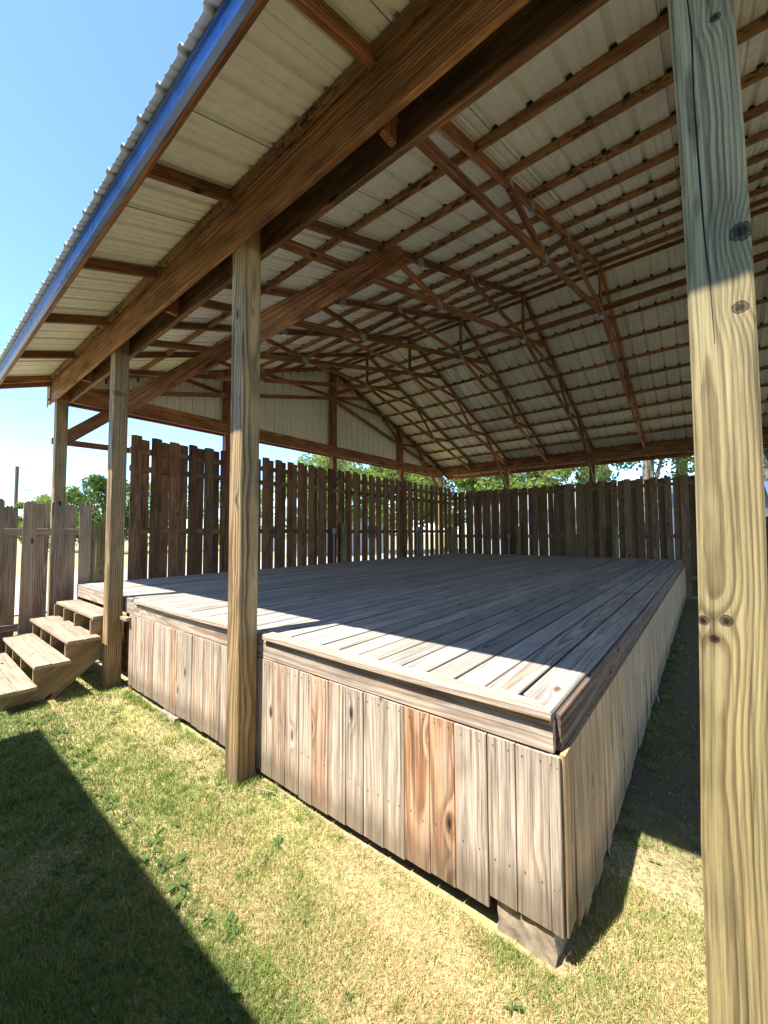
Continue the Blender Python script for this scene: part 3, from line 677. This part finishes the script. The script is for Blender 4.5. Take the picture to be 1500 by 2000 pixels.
tall_side = picket_fence('tall_fence', 'tall brown shadowbox picket fence along the left long side of the deck', 6.80, 'b', 2.32, 12.3, .293, 3.13, .12, [2.90, 2.62, 1.65, .5], FENCEW, wid=.155,
    posts=[(6.76, -.14, 1.84, .085), (10.05, -.14, 1.80, .085), (11.95, -.14, 1.80, .085)])
m = MB(); m.board(V(7.46, 1.42, 2.99)-V(6.8, 7.31, 0), V(7.44, 3.2, 3.02)-V(6.8, 7.31, 0), .09, .037, seg=2); m.build('rail', FENCEW, tall_side)
tall_back = picket_fence('tall_fence', 'tall brown picket fence closing the far end behind the deck', 12.22, 'a', -.80, 6.75, .298, 3.0, .05, [2.80, 1.50, .5], FENCEB, wid=.157,
    posts=[(4.46, -.14, 1.80, .085), (1.88, -.14, 1.78, .085), (6.6, -.16, 1.8, .085)])
picket_fence('low_fence', 'short brown picket fence at the right edge in front of the blue roofed shed', 12.3, 'a', -4.2, -1.05, .298, 1.98, .05, [1.7, .5], FENCEW, wid=.157)
low = picket_fence('low_fence', 'shorter weathered dog eared picket fence at the far left beside the stairs', 6.72, 'b', -2.29, 1.80, .305, 2.03, .15, [1.635, .44], LOWF, ear=.03, wid=.138,
    posts=[(1.84, -.02, 1.77, .085)], skip=((1, 10),), toprand=.02)

# ------------------------------------------------------------------ outlet boxes and conduits
def outlet(a, b, z, face, label):
    o = empty('outlet_box', V(a, b, z), label, 'outlet box', 'grey outlet boxes on the fence posts')
    T = AX if face == 'a' else BY; S = BY if face == 'a' else AX
    m = MB(); m.board(-T*.03-UPZ*.065, -T*.03+UPZ*.065, .075, .05, wd=S, c=.006); m.build('housing', GREYPL, o)
    m = MB(); m.board(-T*.058-UPZ*.03+UPZ*.02, -T*.105+UPZ*.045, .085, .012, wd=S, c=.003); m.build('cover_flap', GREYPL, o)
    m = MB(); m.prism([(math.cos(t)*.012, math.sin(t)*.012) for t in np.arange(10)*math.pi/5], -T*.03-UPZ*(z-.3), S, T, UPZ, z-.365); m.build('conduit', GREYPL, o)
    return o
outlet(6.70, 6.45, 1.66, 'a', 'grey outlet box with raised flap on conduit, nearest one on the left fence')
outlet(6.70, 9.88, 1.72, 'a', 'small grey outlet box further along the left fence, near its far corner')
outlet(4.74, 12.11, 1.50, 'b', 'grey outlet box low on the far end fence beside a short post')

# thin metal stake and a twig
m = MB(); m.board(V(.425, 2.30, -.02), V(.475, 2.36, .17), .022, .006, c=.001); tag(m.build('metal_stake', GALV), 'thin grey metal strip leaning against the foot of the deck side', 'stake')
m = MB(); m.board(V(.40, 4.6, -.02), V(.45, 4.63, .14), .03, .006, c=.001); tag(m.build('metal_stake', GALV), 'thin grey metal strip further along the foot of the deck side', 'stake')

# ------------------------------------------------------------------ building behind the viewer; it throws the big lawn shadow
bld = empty('outbuilding', V(-1, -3.5, 0), 'plain low outbuilding behind the viewer whose eave shadow lies on the lawn', 'building')
m = MB(); m.board(V(4.5, -3.6, 1.25)-V(-1, -3.5, 0), V(-6.5, -3.6, 1.25)-V(-1, -3.5, 0), 2.6, 5.0, c=.01); m.build('wall', plain('tan_siding', (0.34, 0.30, 0.24)), bld)
m = MB(); m.prism([(-3.0, 0), (0, .9), (3.0, 0), (3.0, .14), (0, 1.06), (-3.0, .14)], V(4.66, -3.66, 2.76)-V(-1, -3.5, 0), BY, UPZ, V(-1, 0, 0), 11.3); m.build('roof', plain('brown_roof', (0.12, 0.09, 0.07)), bld)

# ------------------------------------------------------------------ grass
def grass():
    N0 = 8000000
    a = rng.uniform(-2.6, 9.5, N0); b = rng.uniform(.25, 13.5, N0)
    dist = np.hypot(a, b)
    keep = rng.random(N0) < np.clip(1.0/np.maximum(dist/1.6, 1)**2.1, .006, 1)
    keep &= ~((a > DR-.02) & (a < 6.75) & (b > DF-.0))
    keep &= ~((a < -1.0) & (b < .7))
    for k in range(-1, 4): keep &= ~((abs(a-(A0+k*SP+PW/2)) < .075) & (abs(b-BC) < .075))
    keep &= ~((a > .46) & (a < .75) & (b > 1.56) & (b < 1.9))
    fx = (a*F[0]*-1 + b*F[1]); rx = (a*R[0]*-1+b*R[1])
    keep &= (fx > .2) & (np.abs(rx/np.maximum(fx, .1)) < 1.45)
    # longer tufts: scattered, and along the posts and the foot of the skirt
    T = 260; ta = rng.uniform(-.8, 5.6, T); tb = rng.uniform(.4, 2.6, T)
    ta = np.concatenate([ta, rng.uniform(.5, 4.6, 60), rng.uniform(.30, .43, 40)]); tb = np.concatenate([tb, rng.uniform(1.50, 1.56, 60), rng.uniform(1.6, 8, 40)])
    ta = np.concatenate([ta, rng.uniform(.40, .80, 26)]); tb = np.concatenate([tb, rng.uniform(1.46, 1.56, 26)])
    for k in range(0, 4): ta = np.concatenate([ta, A0+k*SP+PW/2+rng.choice([-.085, .085], 7)+rng.uniform(-.01, .01, 7)]); tb = np.concatenate([tb, BC+rng.uniform(-.09, .06, 7)])
    ok = ~((ta > .44) & (tb > 1.56)); ta, tb = ta[ok], tb[ok]; nb = 45
    tr = rng.random((len(ta), 1))*.035+.012
    ua = (ta[:, None]+rng.normal(0, 1, (len(ta), nb))*tr).ravel(); ub = (tb[:, None]+rng.normal(0, 1, (len(ta), nb))*tr).ravel()
    okt = ~((ua > .44) & (ua < 6.7) & (ub > 1.565)); ua, ub = ua[okt], ub[okt]
    a, b, dist = a[keep], b[keep], dist[keep]; n0 = len(a)
    a = np.concatenate([a, ua]); b = np.concatenate([b, ub]); dist = np.hypot(a, b); n = len(a); tuft = np.arange(n) >= n0
    x = -a; y = b; p = patch(x, y)
    # bare worn soil beside the deck under the roof, thin grass there
    side = (a < DR) & (b > 2.2)
    thin = tuft | (rng.random(n) < np.where(side, .26+.3*(p > .2), 1.0))
    thin &= tuft | (rng.random(n) < np.where((b > 1.30) & (b < 1.58) & (a > .5), .55, 1.0))
    a, b, dist, p, x, y, side, tuft = [q[thin] for q in (a, b, dist, p, x, y, side, tuft)]; n = len(a)
    g = np.clip(.60+p*.60+rng.normal(0, .22, n), 0, 1)
    g = np.where(b < .95, np.clip(g+.6, 0, .97), g); g = np.where(side, .85, g)
    g = np.where((a > 3.0) & (b < 1.2), np.clip(g+.12, 0, 1), g)
    dry = (rng.random(n) > g) & ~(tuft & (rng.random(n) < .8))
    hgt = np.where(dry, rng.uniform(.012, .035, n), rng.uniform(.014, .038, n))*(1+.35*np.clip(p, -1, 1)); hgt *= np.where(side & ~tuft, .7, 1)*np.where(tuft, 1.2, 1)
    wd = rng.uniform(.0008, .0015, n)*np.clip(dist/1.8, 1, 3.5)
    az = rng.uniform(0, 6.283, n); lean = np.where(dry, rng.uniform(.5, 1.9, n), rng.uniform(.15, 1.0, n))
    dx, dy = np.cos(az), np.sin(az); px, py = -dy, dx; z0 = gh(x, y)-.003
    P = np.zeros((n, 5, 3), 'f')
    def put(k, t, wf, sgn):
        r = hgt*lean*t*t; hz = hgt*t*np.where(lean > 1.2, 1-.5*t, 1)
        P[:, k, 0] = x+dx*r+px*wd*wf*sgn; P[:, k, 1] = y+dy*r+py*wd*wf*sgn; P[:, k, 2] = z0+hz
    put(0, 0, 1, -1); put(1, 0, 1, 1); put(2, .55, .8, 1); put(3, .55, .8, -1); put(4, 1.0, 0, 1)
    me = bpy.data.meshes.new('grass'); me.vertices.add(n*5); me.vertices.foreach_set('co', P.ravel())
    base = (np.arange(n)*5)[:, None]
    loops = (base+np.array([[0, 1, 2, 3, 3, 2, 4]])).ravel().astype('i')
    me.loops.add(n*7); me.loops.foreach_set('vertex_index', loops)
    ls = np.stack([np.arange(n)*7, np.arange(n)*7+4], 1).ravel().astype('i')
    me.polygons.add(n*2); me.polygons.foreach_set('loop_start', ls)
    me.update(calc_edges=True)
    c1 = np.array([.74, .58, .32]); c2 = np.array([.52, .36, .17]); g1 = np.array([.13, .24, .045]); g2 = np.array([.36, .42, .12])
    t = rng.random((n, 1)); dk = np.where((b < .9)|side, .8, 1.0)[:, None]*np.array([1, 1, 1]); g1 = g1*dk; g2 = g2*dk; col = np.where(dry[:, None], c1*t+c2*(1-t), g1*t+g2*(1-t))*rng.uniform(.8, 1.15, (n, 1))  # green blades painted darker inside the outbuilding's shadow and beside the deck
    cc = np.ones((n, 5, 4), 'f'); cc[:, :, :3] = col[:, None, :]; cc[:, :2, :3] *= .8
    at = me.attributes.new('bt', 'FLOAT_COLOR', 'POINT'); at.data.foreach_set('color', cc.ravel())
    me.validate(); print('blades', n)
    tag(link('grass', me, None, GRASSM), 'mown lawn grass, part green part dry straw', 'grass', None, 'stuff')
grass()
def weeds():
    m = MB()
    spots = []
    for i in range(520):
        a = random.uniform(-.4, 5.2); b = random.uniform(.45, 1.5)
        if b > .95 and random.random() > .07: continue
        if a > DR and b > 1.45: continue
        spots.append((a, b))
    for i in range(40): spots.append((random.uniform(-.5, .4), random.uniform(2.2, 6)))
    for (a, b) in spots:
        nl = random.randint(3, 7); s = random.uniform(.5, 1.0)*(1.0 if b < .95 else .8)
        for k in range(nl):
            az = random.uniform(0, 6.28); L = random.uniform(.03, .075)*s; W = L*random.uniform(.25, .42); up = random.uniform(.15, .7)
            d = Vector((math.cos(az), math.sin(az), 0)); q = Vector((-d.y, d.x, 0)); o = V(a, b, float(gh(np.array(-a), np.array(b)))+.006)
            P = [o, o+d*L*.35+q*W*.5+UPZ*L*up*.5, o+d*L*.8+q*W*.42+UPZ*L*up*.75, o+d*L+UPZ*L*up*.6, o+d*L*.8-q*W*.42+UPZ*L*up*.75, o+d*L*.35-q*W*.5+UPZ*L*up*.5, o+d*L*.55+UPZ*L*up*.5]
            m.add(P, [(0, 1, 6), (1, 2, 6), (2, 3, 6), (3, 4, 6), (4, 5, 6), (5, 0, 6)], [(0, 0, 0)]*7)
    tag(m.build('weeds', WEEDM, None, fix=False), 'small broad leaved weeds scattered low in the lawn', 'weeds', None, 'stuff')
weeds()

# ------------------------------------------------------------------ background
def tree(a, b, h, r, label, kind='tree', mat=LEAF_L, leaves=5000, ls=.16, trunk=.18, crown0=.25, clumps=26, forks=5, group=None, z_gap=0):
    root = empty('tree', V(a, b, 0), label, 'tree', group)
    m = MB(); tips = []
    def limb(p0, p1, r0, r1, n=5):
        L = (p1-p0); X = L.orthogonal().normalized(); Y = L.normalized().cross(X); vs = []; g = []; fs = []; K = 7
        ph = random.random()*6
        for i in range(n+1):
            u = i/n; c = p0+L*u+X*math.sin(u*3+ph)*L.length*.04+Y*math.cos(u*2.5+ph)*L.length*.03-X*math.sin(ph)*L.length*.04-Y*math.cos(ph)*L.length*.03; rr = r0+(r1-r0)*u
            for k in range(K): t = k*2*math.pi/K; vs.append(c+X*math.cos(t)*rr+Y*math.sin(t)*rr); g.append((u, k, 0))
        for i in range(n):
            for k in range(K): q = i*K+k; w_ = i*K+(k+1) % K; fs.append((q, w_, w_+K, q+K))
        m.add(vs, fs, g); return vs[-1]
    top = limb(Vector((0, 0, -.1)), Vector((random.uniform(-.3, .3), random.uniform(-.3, .3), h*.42)), trunk, trunk*.65)
    for k in range(forks):
        az = k*2*math.pi/forks+random.uniform(-.4, .4); e = Vector((math.cos(az)*r*.6, math.sin(az)*r*.6, h*random.uniform(.62, .88)))
        s = Vector((0, 0, h*random.uniform(.2, .42))); limb(s, e, trunk*.5, trunk*.12)
        for j in range(3): limb(s.lerp(e, random.uniform(.4, .8)), e+Vector((random.uniform(-1, 1), random.uniform(-1, 1), random.uniform(-.6, .8)))*r*.4, trunk*.16, trunk*.05, 3)
    m.build('trunk', BARK, root)
    # crown: leaves gathered round many clump centres
    cl = []
    for k in range(clumps):
        while True:
            q = Vector((random.uniform(-1, 1), random.uniform(-1, 1), random.uniform(-1, 1)))
            if .25 < q.length < 1: break
        c = Vector((q.x*r*.82, q.y*r*.82, h*(crown0+(1-crown0)*.5)+q.z*h*(1-crown0)*.46)); cl.append((c, r*random.uniform(.18, .36)))
    n = leaves; idx = rng.integers(0, clumps, n); cen = np.array([tuple(c[0]) for c in cl])[idx]; rad = np.array([c[1] for c in cl])[idx]
    d = rng.normal(0, 1, (n, 3)); d /= np.linalg.norm(d, axis=1)[:, None]; rr = rad*rng.random(n)**.45
    p = cen+d*rr[:, None]*np.array([1, 1, .8]); u = rng.normal(0, 1, (n, 3)); u /= np.linalg.norm(u, axis=1)[:, None]; v = np.cross(u, rng.normal(0, 1, (n, 3))); v /= np.linalg.norm(v, axis=1)[:, None]
    s = (ls*rng.uniform(.5, 1.1, n))[:, None]
    Pq = np.stack([p-u*s*.5, p+v*s*.3, p+u*s*.5, p-v*s*.3], 1).astype('f')
    me = bpy.data.meshes.new('crown'); me.vertices.add(n*4); me.vertices.foreach_set('co', Pq.ravel()); me.loops.add(n*4); me.loops.foreach_set('vertex_index', np.arange(n*4, dtype='i'))
    me.polygons.add(n); me.polygons.foreach_set('loop_start', np.arange(n, dtype='i')*4); me.update(calc_edges=True)
    cc = np.ones((n, 4, 4), 'f'); cc[:, :, :3] = rng.random((n, 1, 1)); at = me.attributes.new('bt', 'FLOAT_COLOR', 'POINT'); at.data.foreach_set('color', cc.ravel()); me.validate()
    link('crown', me, root, mat)
    return root
def polar(da, db, dist): n_ = math.hypot(da, db); return da/n_*dist, db/n_*dist
GB = 'trees beyond the far fence'
spec = [  # u-direction (a,b), distance, height, radius, label
 ((.75, .66), 30, 8.6, 4.2, 'light green bushy tree over the left fence, left of the tall gable post', LEAF_L, 9000),
 ((.66, .75), 34, 9.4, 4.6, 'light green tree behind the left fence beside the second gable post', LEAF_L, 10000),
 ((.585, .81), 31, 8.8, 4.0, 'dense green tree behind the far left corner of the two tall fences', LEAF_L, 9000),
 ((.50, .866), 36, 9.8, 4.4, 'light green willowy tree behind the end fence just right of the corner', LEAF_L, 9000),
 ((.41, .91), 33, 10.2, 3.6, 'light green tree behind the end fence near its first short post', LEAF_L, 9000),
 ((.325, .945), 38, 9.6, 4.2, 'light green tree over the middle of the end fence', LEAF_L, 9000),
 ((.245, .97), 34, 8.8, 3.4, 'light green tree behind the end fence left of the bare trunked ones', LEAF_L, 8000),
]
for (d, dist, h, r, lab, mt, nl) in spec:
    a, b = polar(d[0], d[1], dist); tree(a, b, h, r, lab, mat=mt, leaves=nl, ls=.34, trunk=.22, crown0=.08, group=GB)
for (d, dist, h, r, lab) in [((.175, .985), 27, 13, 2.6, 'thin crowned tree with grey trunk, leftmost of the bare trunked ones over the end fence'), ((.085, .997), 24, 14, 2.8, 'bare trunked tree left of the closest post with sparse leaves'),
                             ((.03, 1.0), 25, 14, 2.4, 'bare forked tree partly behind the closest post'), ((-.10, .995), 22, 10, 2.6, 'dark green tree at the right edge beyond the blue roofed shed')]:
    a, b = polar(d[0], d[1], dist); tree(a, b, h, r, lab, mat=LEAF_D, leaves=5200, ls=.26, trunk=.20, crown0=.22, forks=7, clumps=34, group=GB)
for (d, dist, h, r, lab, mt) in [((.962, .272), 40, 7.4, 2.9, 'round dark green tree seen between the two leftmost posts', LEAF_D), ((.975, .222), 46, 6.0, 2.8, 'low light green bush at the left behind the short fence', LEAF_L), ((.985, .170), 50, 5.6, 2.2, 'low rounded green tree beside the utility pole', LEAF_L),
                                 ((.93, .36), 42, 6.6, 4.0, 'green tree low behind the start of the tall left fence', LEAF_L), ((.86, .51), 44, 7.0, 4.6, 'green tree hidden mostly by the tall left fence', LEAF_L)]:
    a, b = polar(d[0], d[1], dist); tree(a, b, h, r, lab, mat=mt, leaves=9000, ls=.30, clumps=44, trunk=.16, crown0=.05, group='trees far off to the left')
# pale low houses beyond the fences
def house(a, b, wa, wb, h, rh, label, wallc, roofc, nwin=3):
    o = empty('house', V(a, b, 0), label, 'house', 'houses beyond the fences')
    m = MB(); m.board((wa/2, 0, h/2), (-wa/2, 0, h/2), h, wb, c=.01); m.build('wall', plain('house_wall', wallc, .8, 2, .08), o)
    m = MB(); m.prism([(-wb/2-.4, 0), (0, rh), (wb/2+.4, 0), (wb/2+.4, .12), (0, rh+.14), (-wb/2-.4, .12)], (wa/2+.4, 0, h), (0, 1, 0), (0, 0, 1), (-1, 0, 0), wa+.8); m.build('roof', plain('house_roof', roofc, .6, 2, .15), o)
    for i in range(nwin):
        x = -wa/2+wa*(i+.5)/nwin
        m = MB(); m.board((x, -wb/2-.02, 1.2), (x, -wb/2-.02, 2.2), 1.0, .05, wd=(1, 0, 0)); m.build('window', plain('window_glass', (0.05, 0.06, 0.07), .2), o)
    return o
h1 = house(24.5, 23.5, 8, 6, 2.6, 1.1, 'white single storey house glimpsed through the left fence', (.5, .5, .48), (.25, .24, .23)); h1.rotation_euler.z = math.radians(60)
h2 = house(33, 22.8, 4, 4, 2.2, .8, 'small off white outbuilding glimpsed between pickets just right of the second post', (.66, .65, .62), (.30, .28, .26), 1); h2.rotation_euler.z = math.radians(75)
house(7, 30, 12, 7, 3.0, 1.4, 'long white building glimpsed through the slits of the end fence', (.45, .45, .45), (.3, .3, .32), 4)
house(-1, 31, 6, 6, 3.0, 1.4, 'white building behind the right half of the end fence', (.5, .5, .52), (.3, .3, .32), 2)
# blue roofed shed at the right edge
o = empty('shed', V(-5.15, 17.5, 0), 'small shed with blue metal roof at the right edge of the picture', 'shed')
m = MB(); m.board((1.5, 0, 1.15), (-3.5, 0, 1.15), 2.3, 2.6, c=.01); m.build('wall', FENCEW, o)
m = MB(); m.board((1.62, -1.36, 2.33), (-3.6, -1.36, 2.33), .12, .03, c=.003); m.build('fascia', plain('orange_board', (0.42, 0.16, 0.06)), o)
m = MB(); m.prism([(-1.55, 0), (0, .75), (1.55, 0), (1.55, .03), (0, .78), (-1.55, .03)], (1.7, 0, 2.42), (0, 1, 0), (0, 0, 1), (-1, 0, 0), 5.4)
for i in range(24): m.board((1.69-i*.23, -1.55, 2.468), (1.69-i*.23, 0, 3.218), .02, .02, wd=(1, 0, 0), c=.003)
m.build('roof', metal('pale_blue_roof', (0.07, 0.13, 0.34), .5, .1), o)
# utility pole with a lamp arm
a, b = polar(.99, .140, 58)
o = empty('utility_pole', V(a, b, 0), 'brown wooden utility pole with a street lamp arm standing beyond the short fence', 'utility pole')
m = MB(); m.prism([(math.cos(t)*.17, math.sin(t)*.17) for t in np.arange(10)*math.pi/5], (0, 0, -.1), (1, 0, 0), (0, 1, 0), (0, 0, 1), 9.1); m.build('pole', plain('pole_wood', (0.14, 0.09, 0.06)), o)
m = MB(); rr = Vector(R).normalized(); m.board((-rr)*.15+UPZ*8.85, rr*.9+UPZ*8.95, .08, .08); m.board(rr*.15+UPZ*6.3, rr*1.1+UPZ*6.5, .07, .07); m.build('arm', GALV, o)
m = MB(); m.board(rr*1.0+UPZ*6.42, rr*1.55+UPZ*6.42, .16, .22, c=.03); m.build('lamp_head', GREYPL, o)
m = MB()
for z, l in ((7.6, .5), (7.2, .3), (6.9, .45)): m.board(rr*-.5+UPZ*z, rr*.5+UPZ*z, .03, .03)
m.build('bracket', GALV, o)
